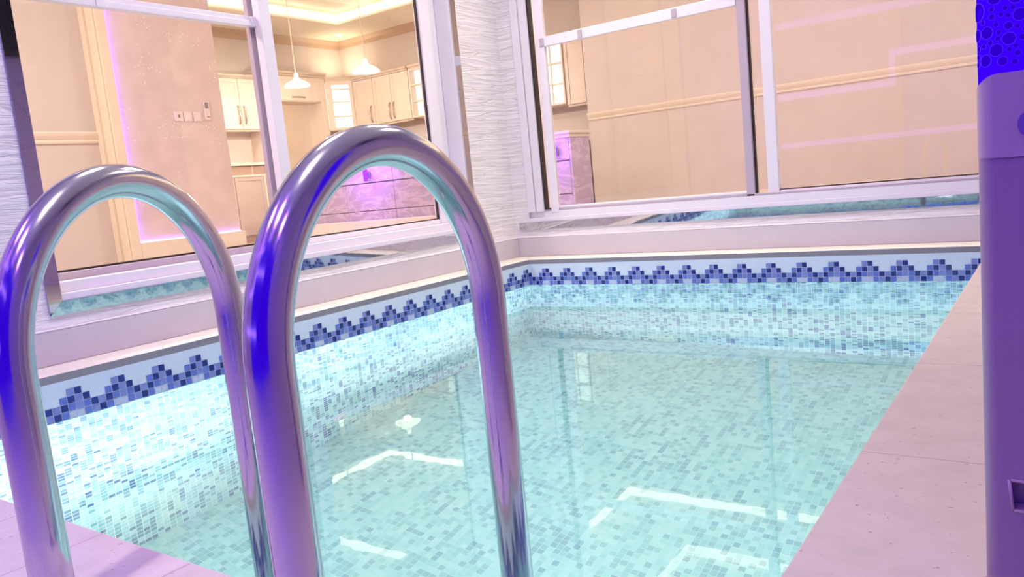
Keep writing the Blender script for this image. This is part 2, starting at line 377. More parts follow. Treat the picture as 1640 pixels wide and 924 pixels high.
# L-shaped coping on the left and far side: grey front edge, cream top
cp = MB()
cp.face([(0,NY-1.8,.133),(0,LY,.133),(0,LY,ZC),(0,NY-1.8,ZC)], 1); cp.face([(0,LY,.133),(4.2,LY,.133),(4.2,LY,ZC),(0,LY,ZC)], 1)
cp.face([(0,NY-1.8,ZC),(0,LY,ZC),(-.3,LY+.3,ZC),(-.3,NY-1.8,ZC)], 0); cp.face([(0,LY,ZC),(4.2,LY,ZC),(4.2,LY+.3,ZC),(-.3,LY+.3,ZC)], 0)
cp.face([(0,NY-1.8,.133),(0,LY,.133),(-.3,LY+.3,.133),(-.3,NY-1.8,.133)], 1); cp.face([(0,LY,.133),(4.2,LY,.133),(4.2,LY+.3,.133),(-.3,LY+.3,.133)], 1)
struct(cp.build('trim_1', [M['coping_top'], M['coping_front']]))
RX, RY, RZ = -.2, LY+.197, .285
rs = MB()
rs.box(RX-.2, RX, NY-1.8, RY+.2, ZC, RZ); rs.box(RX, 4.2, RY, RY+.2, ZC, RZ)
ro = struct(rs.build('trim_2', M['riser'], bevel=.004))
cap = MB(); cap.box(RX-.016, RX+.001, NY-1.8, RY+.016, RZ, RZ+.004); cap.box(RX+.001, 4.2, RY-.001, RY+.016, RZ, RZ+.004)  # lit top edge of the riser, put in as a paler strip
struct(cap.build('trim_7', M['riser_lit_edge']))
MB_ = MB().prism([(-2.0,-1.6),(NY-T-.01,-1.6),(NY-T-.01,.03),(NY,.03),(NY,ZC),(-2.0,ZC)], -.003, LX, 'x')
dn = struct(MB_.build('floor_near', M['deck_n'], bevel=.004))
dr = struct(MB().box(LX, 4.2, -2.0, LY-.001, .03, ZC).build('floor_right', M['deck_r'], bevel=.004))
# ---------------------------------------------------------------- pool-room walls
WL = (.568, 3.04, .385, WT)           # left window opening y0,y1,z0,z1
WF = (-.10, 3.10, .385, WT)           # far window opening x0,x1,z0,z1
struct(weld(slab('x', SX, SX-.2, -2.0, SY+.2, RZ-.02, 3.0, [WL]).build('wall_left', M['stone'])))
struct(weld(slab('y', SY, SY+.2, SX, 4.2, RZ-.02, 3.0, [WF]).build('wall_far', M['stone'])))
struct(MB().box(4.2, 4.3, -2.1, SY+.2, 0, 3.0).build('wall_right', M['purple_wall']))
struct(MB().box(-.415, 4.2, -2.1, -2.0, 0, 3.0).build('wall_near', M['purple_wall']))
struct(MB().box(-.415, 4.3, -2.1, SY+.2, 3.0, 3.08).build('ceiling', M['pool_ceil']))

# ---------------------------------------------------------------- window on the left wall
def wbox(m, face, a0, a1, z0, z1, d0, d1, mi=0):
    """box on the left wall (face 'x', a=y, depth goes -x) or far wall (face 'y', a=x, depth goes +y)"""
    if face == 'x': m.box(SX-d1, SX-d0, a0, a1, z0, z1, mi)
    else: m.box(a0, a1, SY+d0, SY+d1, z0, z1, mi)
    return m
win1 = empty('window_1', (SX, 1.8, .385), kind='structure')
E_ = .13
f = MB()
# frame ring (recessed) and stepped bottom rail
wbox(f,'x', WL[0], WL[1], .385, .41, .0, E_+.06); wbox(f,'x', WL[0], WL[1], .41, .45, .035, E_+.06)
wbox(f,'x', WL[0], WL[1], WT-.06, WT, .0, E_+.06)
wbox(f,'x', WL[0], WL[0]+.012, .45, WT-.06, .02, E_+.06)
wbox(f,'x', 2.965, WL[1]-.007, .45, WT-.06, E_-.02, E_+.06); wbox(f,'x', 2.955, 2.968, .45, WT-.06, E_-.035, E_+.05)
f.build('outer_frame', M['alu'], win1, bevel=.002)
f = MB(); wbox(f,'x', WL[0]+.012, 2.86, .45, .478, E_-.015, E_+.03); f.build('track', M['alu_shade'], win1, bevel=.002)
# rear sash (left) and front sash (right)
XR, XFr = E_+.03, E_-.01
f = MB()
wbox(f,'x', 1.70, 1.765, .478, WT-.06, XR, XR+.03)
s1 = f.build('sash', M['alu_shade'], win1, bevel=.002); s1['label'] = 'rear sliding sash with shade put into its mauve colour'
f = MB(); wbox(f,'x', WL[0]+.012, 1.725, 1.527, 1.548, XR-.02, XR+.011); wbox(f,'x', WL[0]+.012, 1.725, 1.50, 1.526, XR-.03, XR+.011); f.build('transom', M['alu'], s1, bevel=.002)['label'] = 'white transom bar'
f = MB(); wbox(f,'x', WL[0]+.012, 1.70, .478, WT-.06, XR+.012, XR+.018); f.build('pane', M['glass'], s1)
f = MB()
wbox(f,'x', 1.712, 1.775, .47, WT-.06, XFr-.03, XFr+.02); wbox(f,'x', 2.87, 2.955, .45, WT-.06, XFr-.03, XFr+.02)
wbox(f,'x', 1.775, 2.87, .45, .478, XFr-.02, XFr+.02); wbox(f,'x', 1.775, 2.87, WT-.1, WT-.06, XFr-.03, XFr+.02)
s2 = f.build('sash', M['alu'], win1, bevel=.003)
f = MB(); wbox(f,'x', 1.775, 2.87, .478, WT-.1, XFr+.002, XFr+.008); f.build('pane', M['glass'], s2)
f = MB()
g = .011
wbox(f,'x', 2.87-g, 2.87, .478, WT-.1, XFr-.012, XFr+.0); wbox(f,'x', 1.775, 2.87-g, .478, .478+.007, XFr-.012, XFr+.0)
f.build('gasket', M['gasket'], s2)
f = MB(); wbox(f,'x', WL[0]+.012, 1.70, .478, .486, XR-.005, XR+.01); wbox(f,'x', WL[0]+.012, WL[0]+.02, .486, WT-.06, XR-.005, XR+.01); f.build('gasket', M['gasket'], s1)
for y in (.95, 1.69):
    f = MB(); wbox(f,'x', y, y+.04, 1.498, 1.546, XR-.036, XR-.029); f.build('clip', M['alu'], s1, bevel=.002)
# mitred polished casing round the opening
f = MB(); f.box(SX-E_+.02, SX-.001, WL[1]-.006, WL[1]-.0005, .45, WT-.06); f.build('jamb_lining', M['alu'], win1)
def casing(face, a0, a1, z0, z1, wd, th):
    m = MB()
    ax = 'x' if face == 'x' else 'y'
    h0, h1 = (SX, SX+th) if face == 'x' else (SY, SY-th)
    o = [(a0-wd, z0-wd), (a1+wd, z0-wd), (a1+wd, z1+wd), (a0-wd, z1+wd)]; i = [(a0,z0),(a1,z0),(a1,z1),(a0,z1)]
    return m, o, i, ax, h0, h1
m, o_, i_, ax, h0, h1 = casing('x', *WL[:2], *WL[2:], .05, .008)
for k, nm in ((0,'sill_casing'),(1,'side_casing'),(2,'head_casing'),(3,'side_casing')):
    j = (k+1) % 4
    m_ = MB().prism([o_[k], o_[j], i_[j], i_[k]], h0, h1, ax)
    if k == 0: m_.v = [(x_+.0017*(z_-.336)/.049 if x_ > SX+.004 else x_, y_, z_) for x_, y_, z_ in m_.v]
    m_.build(nm, M['mirror'], win1)
# ---------------------------------------------------------------- window on the far wall
win2 = empty('window_2', (1.5, SY, .385), kind='structure')
f = MB()
wbox(f,'y', WF[0], WF[1], .385, .41, .0, .11); wbox(f,'y', WF[0], WF[1], .41, .45, .012, .11); wbox(f,'y', WF[0], WF[1], WT-.06, WT, 0, .11)
wbox(f,'y', WF[0], -.045, .45, WT-.06, -.012, .11); wbox(f,'y', -.04, .018, .45, WT-.06, -.004, .11); wbox(f,'y', WF[1]-.06, WF[1], .45, WT-.06, 0, .11)
f.build('outer_frame', M['alu'], win2, bevel=.002)
f = MB(); wbox(f,'y', .0185, .030, .462, WT-.06, .006, .05); wbox(f,'y', .030, .068, .462, .468, .006, .03); f.build('gasket', M['gasket'], win2)
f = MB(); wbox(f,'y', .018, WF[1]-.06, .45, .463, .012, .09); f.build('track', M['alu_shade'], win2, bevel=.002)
f = MB()
wbox(f,'y', .068, .123, .44, WT-.06, .008, .04); wbox(f,'y', .123, 1.345, .463, .478, .016, .04); wbox(f,'y', .123, 1.345, 1.475, 1.535, .006, .035)
wbox(f,'y', .123, 1.345, WT-.1, WT-.06, .008, .04)
s3 = f.build('sash', M['alu'], win2, bevel=.003)
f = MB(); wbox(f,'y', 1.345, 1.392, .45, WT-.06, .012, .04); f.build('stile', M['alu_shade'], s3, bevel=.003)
f = MB(); wbox(f,'y', .123, 1.345, .478, 1.475, .024, .03); f.build('pane', M['glass'], s3)
f = MB(); wbox(f,'y', .123, 1.345, 1.535, WT-.1, .024, .03); f.build('pane', M['glass'], s3)
for x in (.095, .37, .98):
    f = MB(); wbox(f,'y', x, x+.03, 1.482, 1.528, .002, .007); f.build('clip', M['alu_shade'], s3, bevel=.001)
f = MB()
wbox(f,'y', 1.46, 1.52, .42, WT-.06, .03, .075); wbox(f,'y', 1.52, WF[1]-.06, .45, .472, .04, .075); wbox(f,'y', 1.392, WF[1]-.06, WT-.1, WT-.06, .045, .075)
s4 = f.build('sash', M['alu'], win2, bevel=.003)
f = MB(); wbox(f,'y', 1.39, 1.402, .463, WT-.06, .03, .05); wbox(f,'y', 1.52, WF[1]-.06, .472, .4785, .042, .06); f.build('gasket', M['gasket'], s4)
f = MB(); wbox(f,'y', 1.402, WF[1]-.06, .463, WT-.1, .056, .062); f.build('pane', M['glass'], s4)
m_ = MB().prism([(-.182,.336),(3.16,.336),(3.10,.385),(-.182,.385)], SY, SY-.008, 'y')
m_.v = [(x_, y_-.0017*(z_-.336)/.049 if y_ < SY-.004 else y_, z_) for x_, y_, z_ in m_.v]
m_.build('sill_casing', M['mirror'], win2)

# ---------------------------------------------------------------- rooms behind the windows
XA, XP, YB = -3.3, -3.0954, 7.7
XK, YK = -6.7, 8.4
struct(slab('z', IF, IF-.1, -6.8, 4.6, SY+.2, 8.5).build('floor_kitchen', M['floor_in']))
struct(slab('z', IF, IF-.1, -6.8, SX-.2, -1.6, SY+.2).build('floor_lounge', M['floor_in']))
TK = (-5.72, -2.95, 5.15, 7.48); TL = (-5.6, -2.98, 3.95, 4.95); TB = (-1.62, 4.2, 5.2, 7.45)
struct(weld(slab('z', IC, IC+.17, -6.8, 4.6, SY+.2, 8.5, [TK, TB, TL]).build('ceiling_kitchen', M['ceil_in'])))
struct(slab('z', IC, IC+.1, -6.8, SX-.2, -1.6, SY+.2).build('ceiling_lounge', M['ceil_in']))
struct(slab('z', IC+.17, IC+.25, -6.8, 4.6, SY+.2, 8.5).build('ceiling_tray', M['ceil_in']))
struct(MB().box(XA-.12, XA, -1.6, 2.52, IF, IC).build('wall_lounge', M['wall_in']))
struct(MB().box(-6.8, SX-.2, -1.7, -1.6, IF, IC).build('wall_lounge_near', M['wall_in']))
struct(MB().box(-6.8, XK, -1.6, 8.5, IF, IC).build('wall_kitchen_left', M['wall_in']))
struct(MB().box(XK, 4.6, YK, 8.5, IF, IC).build('wall_kitchen_far', M['wall_in']))
struct(MB().box(4.5, 4.6, SY+.2, YK, IF, IC).build('wall_dining_right', M['wall_in']))
struct(MB().box(-1.905, 4.5, YB, YB+.15, IF, IC).build('wall_dining_far', M['wall_in']))
def rail_prof(z): # chair-rail profile (depth, z)
    return [(0,z-.045),(.012,z-.045),(.016,z-.03),(.012,z-.02),(.02,z-.008),(.03,z+.012),(.034,z+.03),(.028,z+.042),(0,z+.045)]
pr = MB().prism([(XA+d, z) for d, z in rail_prof(1.312)], -1.6, 2.47, 'y'); struct(pr.build('trim_3', M['rail'], bevel=.001))
pr = MB().prism([(YB-d, z) for d, z in rail_prof(1.352)], -1.905, 4.5, 'x'); struct(pr.build('trim_4', M['rail'], bevel=.001))
struct(MB().box(XA, XA+.015, -1.6, 2.47, IF, .33).build('baseboard_lounge', M['rail'], bevel=.004))
struct(MB().box(-1.905, 4.5, YB-.015, YB, IF, .33).build('baseboard_dining', M['rail'], bevel=.004))
cw = MB().prism([(XK,3.03),(XK+.02,3.03),(XK+.03,3.08),(XK+.09,3.14),(XK,3.14)], 2.6, YK, 'y'); struct(cw.build('trim_5', M['crown']))
cw = MB().prism([(YK,3.03),(YK-.02,3.03),(YK-.03,3.08),(YK-.09,3.14),(YK,3.14)], XK, 4.5, 'x'); struct(cw.build('trim_6', M['crown']))
def ring(x0, x1, y0, y1, z0, z1, t):
    m = MB()
    m.box(x0, x1, y0, y0+t, z0, z1); m.box(x0, x1, y1-t, y1, z0, z1); m.box(x0, x0+t, y0+t, y1-t, z0, z1); m.box(x1-t, x1, y0+t, y1-t, z0, z1); return m
o = ring(*TK, IC+.04, IC+.125, .02).build('cove_light', M['cove']); tag(o, 'glowing warm cove light strip round the recessed kitchen ceiling tray', 'ceiling light')
o = ring(*TB, IC+.04, IC+.125, .02).build('cove_light', M['cove']); tag(o, 'warm cove light strip above the far window room, mirrored in the pool beside the deck', 'ceiling light')
o = ring(*TL, IC+.04, IC+.125, .02).build('cove_light', M['cove']); tag(o, 'warm cove light strip mirrored as a slanting line in the pool between the ladder rails', 'ceiling light')
TC = (-.54, 3.3, 5.3, 6.47)
# inner lit drop frame of the dining ceiling
dro = empty('ceiling_light_frame', (1.38, 5.9, IC+.17), 'inner rectangular ceiling light frame mirrored in the pool near the bottom edge', 'ceiling light')
ring(*TC, IC+.09, IC+.17, .10).build('frame', M['ceil_in'], dro)
ring(TC[0]+.1, TC[1]-.1, TC[2]+.1, TC[3]-.1, IC+.07, IC+.16, .02).build('light_strip', M['cove'], dro)

# backlit feature wall panel in the lounge
fp = empty('feature_panel', (XP, 3.0, IF), 'tall cream framed wall panel with painted pane reflections on its wallpaper and violet edge glow behind left window', 'wall panel')
MB().box(XA+.001, XP-.035, 2.50, 3.49, IF, IC).build('panel_body', M['wall_in'], fp)
f = MB(); f.box(XA+.001, XP, 2.477, 2.553, IF, IC); f.box(XA+.001, XP, 2.553, 3.52, IF, .476)
f.box(XA+.1, XP-.02, 2.462, 2.477, IF, IC); f.box(XA+.001, XA+.06, 2.455, 2.477, IF, IC)
f.build('panel_frame', M['frame_cream'], fp, bevel=.004)
MB().box(XP-.05, XP-.03, 2.553, 3.49, .476, IC).build('wallpaper_panel', M['paper'], fp)
f = MB(); f.box(XP-.0295, XP-.014, 2.5532, 2.557, .478, IC); f.box(XP-.0295, XP-.020, 2.557, 3.49, .4765, .480)
f.build('edge_light', M['violet_soft'], fp)
# sockets and thermostat on the panel
def plate(y, z, name, label, cat, kind):
    o = empty(name, (XP-.03, y, z), label, cat)
    MB().box(XP-.0295, XP-.018, y-.037, y+.037, z-.04, z+.04).build('plate', M['white_plastic'], o, bevel=.004)
    if kind == 'socket': MB().box(XP-.018, XP-.015, y-.008, y+.010, z-.012, z+.014).build('socket_hole', M['grey_plastic'], o, bevel=.002)
    else: MB().box(XP-.018, XP-.014, y-.026, y+.026, z-.03, z+.03).build('rocker', M['white_plastic'], o, bevel=.003)
plate(3.055, 1.457, 'wall_socket', 'white square wall plate with a dark socket hole, leftmost on the wallpaper panel', 'socket', 'socket')
plate(3.142, 1.457, 'light_switch', 'blank white square switch directly right of the dark socket plate', 'switch', 'sw')
plate(3.226, 1.457, 'light_switch', 'blank white square switch beside the upright thermostat', 'switch', 'sw')
th = empty('thermostat', (XP-.03, 3.325, 1.50), 'small upright white thermostat with grey display on the wallpaper panel', 'thermostat')
MB().box(XP-.0295, XP-.014, 3.297, 3.347, 1.43, 1.585).build('case', M['white_plastic'], th, bevel=.005)
MB().box(XP-.014, XP-.011, 3.306, 3.336, 1.525, 1.575).build('display', M['grey_plastic'], th, bevel=.001)
MB().box(XP-.014, XP-.011, 3.312, 3.340, 1.452, 1.46).build('button', M['grey_plastic'], th, bevel=.001)

# ---- kitchen: handles & shaker doors
def bow(m, p0, p1, out, r=.007):
    p0, p1, out = Vector(p0), Vector(p1), Vector(out)
    pts = []
    for i in range(13):
        t = i/12
        pts.append(p0.lerp(p1, t) + out*(math.sin(math.pi*t)**.5))
    m.tube(pts, r, 10); return m
def door(parent, face, a0, a1, z0, z1, pos, handle=None, mat='cab'):
    """raised-frame cabinet door; face 'x' looks to +x, face 'y' looks to -y"""
    sgn = 1 if face == 'x' else -1
    def bx(m, a, b_, c, d, h0, h1):
        h0, h1 = pos+sgn*h0, pos+sgn*h1
        return m.box(h0, h1, a, b_, c, d) if face == 'x' else m.box(a, b_, h0, h1, c, d)
    m = MB(); g = .004; fw = .055
    bx(m, a0+g, a1-g, z0+g, z1-g, 0, .012)
    bx(m, a0+g, a0+fw, z0+g, z1-g, .012, .02); bx(m, a1-fw, a1-g, z0+g, z1-g, .012, .02)
    bx(m, a0+fw, a1-fw, z0+g, z0+fw, .012, .02); bx(m, a0+fw, a1-fw, z1-fw, z1-g, .012, .02)
    d = m.build('door', M[mat], parent, bevel=.002)
    if handle:
        a, zc, vert, ln = handle
        h = MB(); out = (.04*sgn, 0, 0) if face == 'x' else (0, .04*sgn, 0)
        def pt(aa, zz): return (pos+sgn*.02, aa, zz) if face == 'x' else (aa, pos+sgn*.02, zz)
        if vert: bow(h, pt(a, zc-ln/2), pt(a, zc+ln/2), out, .011)
        else: bow(h, pt(a-ln/2, zc), pt(a+ln/2, zc), out, .011)
        h.build('handle', M['handle'], d, smooth=True)
    return d
XF, YF = -6.35, 8.05
# upper cabinet left of the fridge tower
c1 = empty('kitchen_cabinet', (XF, 6.12, 1.74), 'cream two-door upper kitchen cabinet just right of the wallpaper panel', 'cabinet')
MB().box(XK+.001, XF-.02, 5.77, 6.47, 1.74, 2.44).build('carcass', M['cab'], c1)
door(c1, 'x', 5.77, 6.12, 1.74, 2.42, XF-.02, (6.075, 1.93, True, .24)); door(c1, 'x', 6.12, 6.47, 1.74, 2.42, XF-.02, (6.165, 1.93, True, .24))
MB().box(XF-.05, XF-.03, 5.772, 6.468, 1.715, 1.74).build('light_rail', M['cab_trim'], c1)
f = MB(); f.box(XK+.001, XF+.03, 5.72, 6.47, 2.44, 2.47); f.box(XK+.001, XF+.01, 5.74, 6.47, 2.42, 2.44); f.build('cornice', M['cab_trim'], c1, bevel=.004)
# fridge tower: side panels, bridging flap cabinet, cornice
c2 = empty('fridge_tower', (XF, 7.1, IF), 'tall cream fridge housing with an empty alcove below a flap cabinet', 'cabinet')
MB().box(XK+.001, XF, 6.48, 6.72, IF, 2.5).build('side_panel', M['cab'], c2, bevel=.003)
MB().box(XK+.001, XF, 7.58, 7.68, IF, 2.5).build('side_panel', M['cab'], c2, bevel=.003)
MB().box(XK+.001, XK+.03, 6.72, 7.58, IF, 2.14).build('back_panel', M['cab_trim'], c2)
MB().box(XK+.001, XF-.02, 6.72, 7.58, 2.14, 2.5).build('bridge_carcass', M['cab_trim'], c2)
door(c2, 'x', 6.72, 7.58, 2.15, 2.5, XF-.02, (7.15, 2.2, False, .24))
f = MB(); f.box(XK+.001, XF+.05, 6.475, 7.69, 2.53, 2.565); f.box(XK+.001, XF+.02, 6.478, 7.685, 2.5, 2.53); f.build('cornice', M['cab_trim'], c2, bevel=.005)
# diagonal glazed corner cabinet
c3 = empty('corner_cabinet', (-6.4, 8.1, 1.74), 'narrow brightly lit glass-fronted cabinet in the kitchen corner', 'cabinet')
A_, B_ = Vector((-6.36, 7.70)), Vector((-6.15, 8.05))
dv = (B_-A_).normalized(); nv = Vector((dv.y, -dv.x)); ln = (B_-A_).length
def dp(t, z, o=0): q = A_ + dv*t + nv*o; return (q.x, q.y, z)
poly = [tuple(A_-nv*.06), tuple(B_-nv*.06), (-6.15, 8.39), (-6.69, 8.39), (-6.69, 7.70)]
f = MB(); f.prism(poly, 1.72, 1.745); f.prism(poly, 2.44, 2.46)
f.prism([(-6.20,8.37),(-6.20,8.39),(-6.69,8.39),(-6.69,8.37)], 1.745, 2.44)
f.build('carcass', M['cab'], c3)
f = MB(); f.prism([tuple(A_-nv*.09), tuple(B_-nv*.09), tuple(B_-nv*.1), tuple(A_-nv*.1)], 1.745, 2.44); f.build('glow_panel', M['lit_white'], c3)  # glowing sheet put in for the light inside the cabinet
def dbar(m, t0, t1, z0, z1, o0=-.022, o1=-.002):
    m.prism([tuple(A_+dv*t0+nv*o0), tuple(A_+dv*t1+nv*o0), tuple(A_+dv*t1+nv*o1), tuple(A_+dv*t0+nv*o1)], z0, z1); return m
f = MB(); dbar(f, 0, .09, 1.72, 2.46); dbar(f, ln-.05, ln, 1.72, 2.46); dbar(f, .09, ln-.05, 1.72, 1.76); dbar(f, .09, ln-.05, 2.40, 2.46)
dd = f.build('door', M['cab'], c3, bevel=.003)
f = MB(); dbar(f, .09, ln-.05, 1.76, 2.40, -.014, -.010); f.build('pane', M['glass'], dd)
for z in (1.92, 2.14, 2.33):
    f = MB(); dbar(f, .09, ln-.05, z, z+.012, -.055, -.012); f.build('shelf', M['cab_trim'], c3)
f = MB(); f.prism([tuple(A_), tuple(B_), (-6.15, 8.39), (-6.69, 8.39), (-6.69, 7.70)], 2.46, 2.51); f.build('cornice', M['cab_trim'], c3)
# right-hand run
def upper(a0, a1, ndoor, label, hpos):
    c = empty('kitchen_cabinet', ((a0+a1)/2, YF, 1.74), label, 'cabinet')
    MB().box(a0+.001, a1-.001, YF+.02, YK-.001, 1.74, 2.43).build('carcass', M['cab_dark'], c)
    w_ = (a1-a0)/ndoor
    for i in range(ndoor): door(c, 'y', a0+i*w_, a0+(i+1)*w_, 1.74, 2.43, YF+.02, (hpos[i], 1.90, True, .24))
    MB().box(a0+.002, a1-.002, YF+.03, YF+.05, 1.715, 1.74).build('light_rail', M['cab_trim'], c)
    f = MB(); f.box(a0+.001, a1-.001, YF-.04, YK-.001, 2.455, 2.49); f.box(a0+.001, a1-.001, YF-.01, YK-.001, 2.43, 2.455); f.build('cornice', M['cab_trim'], c, bevel=.004)
    return c
upper(-6.145, -5.735, 1, 'cream single-door upper cabinet next to the lit corner cabinet', [-5.80])
upper(-5.735, -5.005, 2, 'cream double-door upper cabinet with a pair of bow handles, right of the single door', [-5.41, -5.33])
def glazed(a0, a1, cols, z0, z1, label):
    c = empty('display_cabinet', ((a0+a1)/2, YF, z0), label, 'cabinet')
    f = MB(); f.box(a0+.001, a0+.02, YF, YK-.001, z0, z1); f.box(a1-.02, a1-.001, YF, YK-.001, z0, z1); f.box(a0+.02, a1-.02, YF, YK-.001, z0, z0+.02); f.box(a0+.02, a1-.02, YF, YK-.001, z1-.02, z1)
    f.build('carcass', M['cab'], c, bevel=.002)
    MB().box(a0+.02, a1-.02, YF+.10, YF+.12, z0+.02, z1-.02).build('glow_panel', M['lit_white'], c)  # added glow sheet in place of lamps inside the cabinet
    for k in (1, 2): MB().box(a0+.02, a1-.02, YF+.01, YF+.09, z0+(z1-z0)/3*k-.006, z0+(z1-z0)/3*k+.006).build('shelf', M['cab_trim'], c)
    f = MB(); w_ = (a1-a0)/cols; b_ = .022
    f.box(a0, a0+b_, YF-.02, YF-.001, z0, z1); f.box(a1-b_, a1, YF-.02, YF-.001, z0, z1)
    for i in range(1, cols): f.box(a0+i*w_-.009, a0+i*w_+.009, YF-.02, YF-.001, z0+b_, z1-b_)
    h = (z1-z0)/3
    f.box(a0+b_, a1-b_, YF-.02, YF-.001, z0, z0+b_); f.box(a0+b_, a1-b_, YF-.02, YF-.001, z1-b_, z1)
    for k in (1, 2): f.box(a0+b_, a1-b_, YF-.018, YF-.002, z0+h*k-.008, z0+h*k+.008)
    d_ = f.build('door', M['cab'], c, bevel=.002)
    MB().box(a0+b_, a1-b_, YF-.011, YF-.008, z0+b_, z1-b_).build('pane', M['glass'], d_)
    f = MB(); f.box(a0+.001, a1-.001, YF-.04, YK-.001, z1+.025, z1+.06); f.box(a0+.001, a1-.001, YF-.01, YK-.001, z1, z1+.025); f.build('cornice', M['cab_trim'], c, bevel=.004)
glazed(-4.98, -4.6, 1, 1.74, 2.43, 'bright glass-front cabinet cut off by the left window frame')
glazed(-2.76, -2.39, 2, 1.59, 2.37, 'brightly lit glass-door cabinet of six panes seen through the far window')
glazed(-3.22, -2.80, 2, 1.59, 2.37, 'lit cabinet in the narrow gap left of the far window sash')
c4 = empty('kitchen_cabinet', (-2.25, YF, 1.57), 'plain cream upper cabinet right of the six lit panes', 'cabinet')
MB().box(-2.388, -2.10, YF+.02, YK-.001, 1.57, 2.37).build('carcass', M['cab'], c4)
MB().box(-2.386, -2.102, YF+.03, YF+.05, 1.545, 1.57).build('light_rail', M['cab_trim'], c4)
door(c4, 'y', -2.388, -2.10, 1.57, 2.37, YF+.02)
f = MB(); f.box(-2.388, -2.08, YF-.03, YK-.001, 2.37, 2.43); f.build('cornice', M['cab_trim'], c4, bevel=.004)
# base units and worktops
b1 = empty('base_cabinet', (-6.3, 6.1, IF), 'base cabinet coloured in mauve-beige shade with a drawer under a pale worktop, right of the wallpaper panel', 'cabinet')
MB().box(XK+.001, XF-.02, 5.3, 6.46, IF, 1.25).build('carcass', M['cab_dark'], b1)
door(b1, 'x', 5.86, 6.34, IF+.1, 1.10, XF-.02, mat='cab_base'); door(b1, 'x', 5.38, 5.86, IF+.1, 1.10, XF-.02, mat='cab_base')
f = MB(); f.box(XF-.02, XF+.004, 5.32, 6.40, 1.10, 1.125); f.box(XF-.02, XF+.004, 6.34, 6.37, IF, 1.10); f.box(XF-.02, XF+.004, 6.16, 6.17, 1.125, 1.25)
f.build('face_frame', M['cab'], b1, bevel=.002)
MB().box(XF-.02, XF-.004, 5.40, 6.16, 1.125, 1.24).build('drawer', M['cab_dark'], b1, bevel=.003)
MB().box(XF-.02, XF-.004, 6.17, 6.45, 1.125, 1.24).build('drawer', M['cab_dark'], b1, bevel=.003)
o = MB().box(XK+.001, XF+.03, 5.28, 6.47, 1.25, 1.29).build('worktop', M['counter'], bevel=.004); tag(o, 'pale worktop slab lying on the base cabinet by the wallpaper panel', 'worktop')
b2 = empty('base_cabinet', (-4.2, 7.9, IF), 'long run of cream base cabinets along the far kitchen wall', 'cabinet')
MB().box(-6.3, -2.1, 7.82, YK-.001, IF, 1.06).build('carcass', M['cab_dark'], b2)
for i in range(7): door(b2, 'y', -6.3+.6*i, -5.7+.6*i, IF+.1, 1.05, 7.82)
o = MB().box(-6.3, -2.08, 7.77, YK-.001, 1.06, 1.10).build('worktop', M['counter'], bevel=.004); tag(o, 'long pale worktop on the base cabinets under the far kitchen cupboards', 'worktop')
# bar counter with violet-lit marble front
bar = empty('bar_counter', (-3.1, 6.2, IF), 'long bar counter with violet-lit veined marble front seen low through the left window', 'counter')
f = MB()
for (z0, z1) in ((.385, .492), (.50, .82), (.832, 1.05)):
    for k in range(5):
        x0 = -5.2 + k*.798; f.box(x0, x0+.793, 6.0, 6.05, z0, z1)
f.build('front_panel', M['bar'], bar, bevel=.003)
MB().box(-5.2, -1.215, 6.05, 6.38, IF, 1.05).build('body', M['bar'], bar)
MB().box(-5.25, -1.215, 5.95, 6.05, IF, .385).build('plinth', M['white_plastic'], bar, bevel=.005)
MB().box(-1.213, -1.19, 6.0, 6.38, IF, 1.05).build('end_panel', M['bar'], bar, bevel=.004)
f = MB(); f.box(-5.3, -1.165, 5.96, 6.41, 1.085, 1.115); f.box(-5.25, -1.18, 5.98, 6.39, 1.05, 1.085); f.build('countertop', M['counter'], bar, bevel=.006)
# violet bar lamps fixed under the counter edge
def bar_lamp(x):
    o = empty('bar_light', (x, 5.98, .92), 'violet cylinder lamp on the marble bar front, behind the arch of the nearer ladder rail', 'lamp', 'violet lamps on the bar front')
    MB().box(x-.02, x+.02, 5.965, 5.9995, .88, .96).build('bracket', M['handle'], o, bevel=.004)
    MB().lathe([(.0,-.075),(.027,-.07),(.029,0),(.027,.07),(0,.075)], (x, 5.93, .92), 20).build('tube', M['violet_lamp'], o, smooth=True)
    return o
bl = bar_lamp(-3.97)
for x, lab in ((-1.352, 'violet cylinder lamp on the bar front seen low left through the far window'), (-4.98, 'leftmost violet lamp on the marble bar front, behind the ladder rail')):
    c = copy_tree(bl); c.location.x = x; c['label'] = lab
# pendants
def pendant(x, y, z):
    o = empty('pendant_lamp', (x, y, z), '', 'lamp', 'pendant lamps over the bar')
    zt = IC+.17
    MB().lathe([(.0,0),(.05,0),(.05,-.02),(.0,-.03)], (x, y, zt), 20).build('ceiling_rose', M['rail'], o, smooth=True)
    MB().tube([(x, y, zt-.02), (x, y, z+.12)], .006, 8).build('cord', M['rail'], o)
    MB().lathe([(.0,.125),(.022,.12),(.028,.07),(.05,.045),(.12,.012),(.155,-.02),(.157,-.035),(.148,-.035),(.11,-.015),(.04,.01),(0,.012)], (x, y, z), 36).build('lamp_shade', M['shade'], o, smooth=True)
    MB().lathe([(0,-.045),(.025,-.035),(.034,-.01),(.025,.012),(0,.02)], (x, y, z), 20).build('bulb', M['shade'], o, smooth=True)
    return o
pa = pendant(-4.988, 5.963, 2.135); pa['label'] = 'white bell pendant lamp hanging in front of the flap cabinet'
pb = copy_tree(pa); pb.location = (-3.806, 5.98, 2.119); pb['label'] = 'white bell pendant lamp hanging in front of the right-hand upper cabinets'
# downlight in the kitchen soffit corner
o = MB().lathe([(0,-.012),(.04,-.012),(.05,0),(0,.0)], (-6.2, 7.95, IC), 24).build('downlight', M['lit_white'], smooth=True); tag(o, 'small round downlight in the ceiling corner above the kitchen', 'ceiling light')

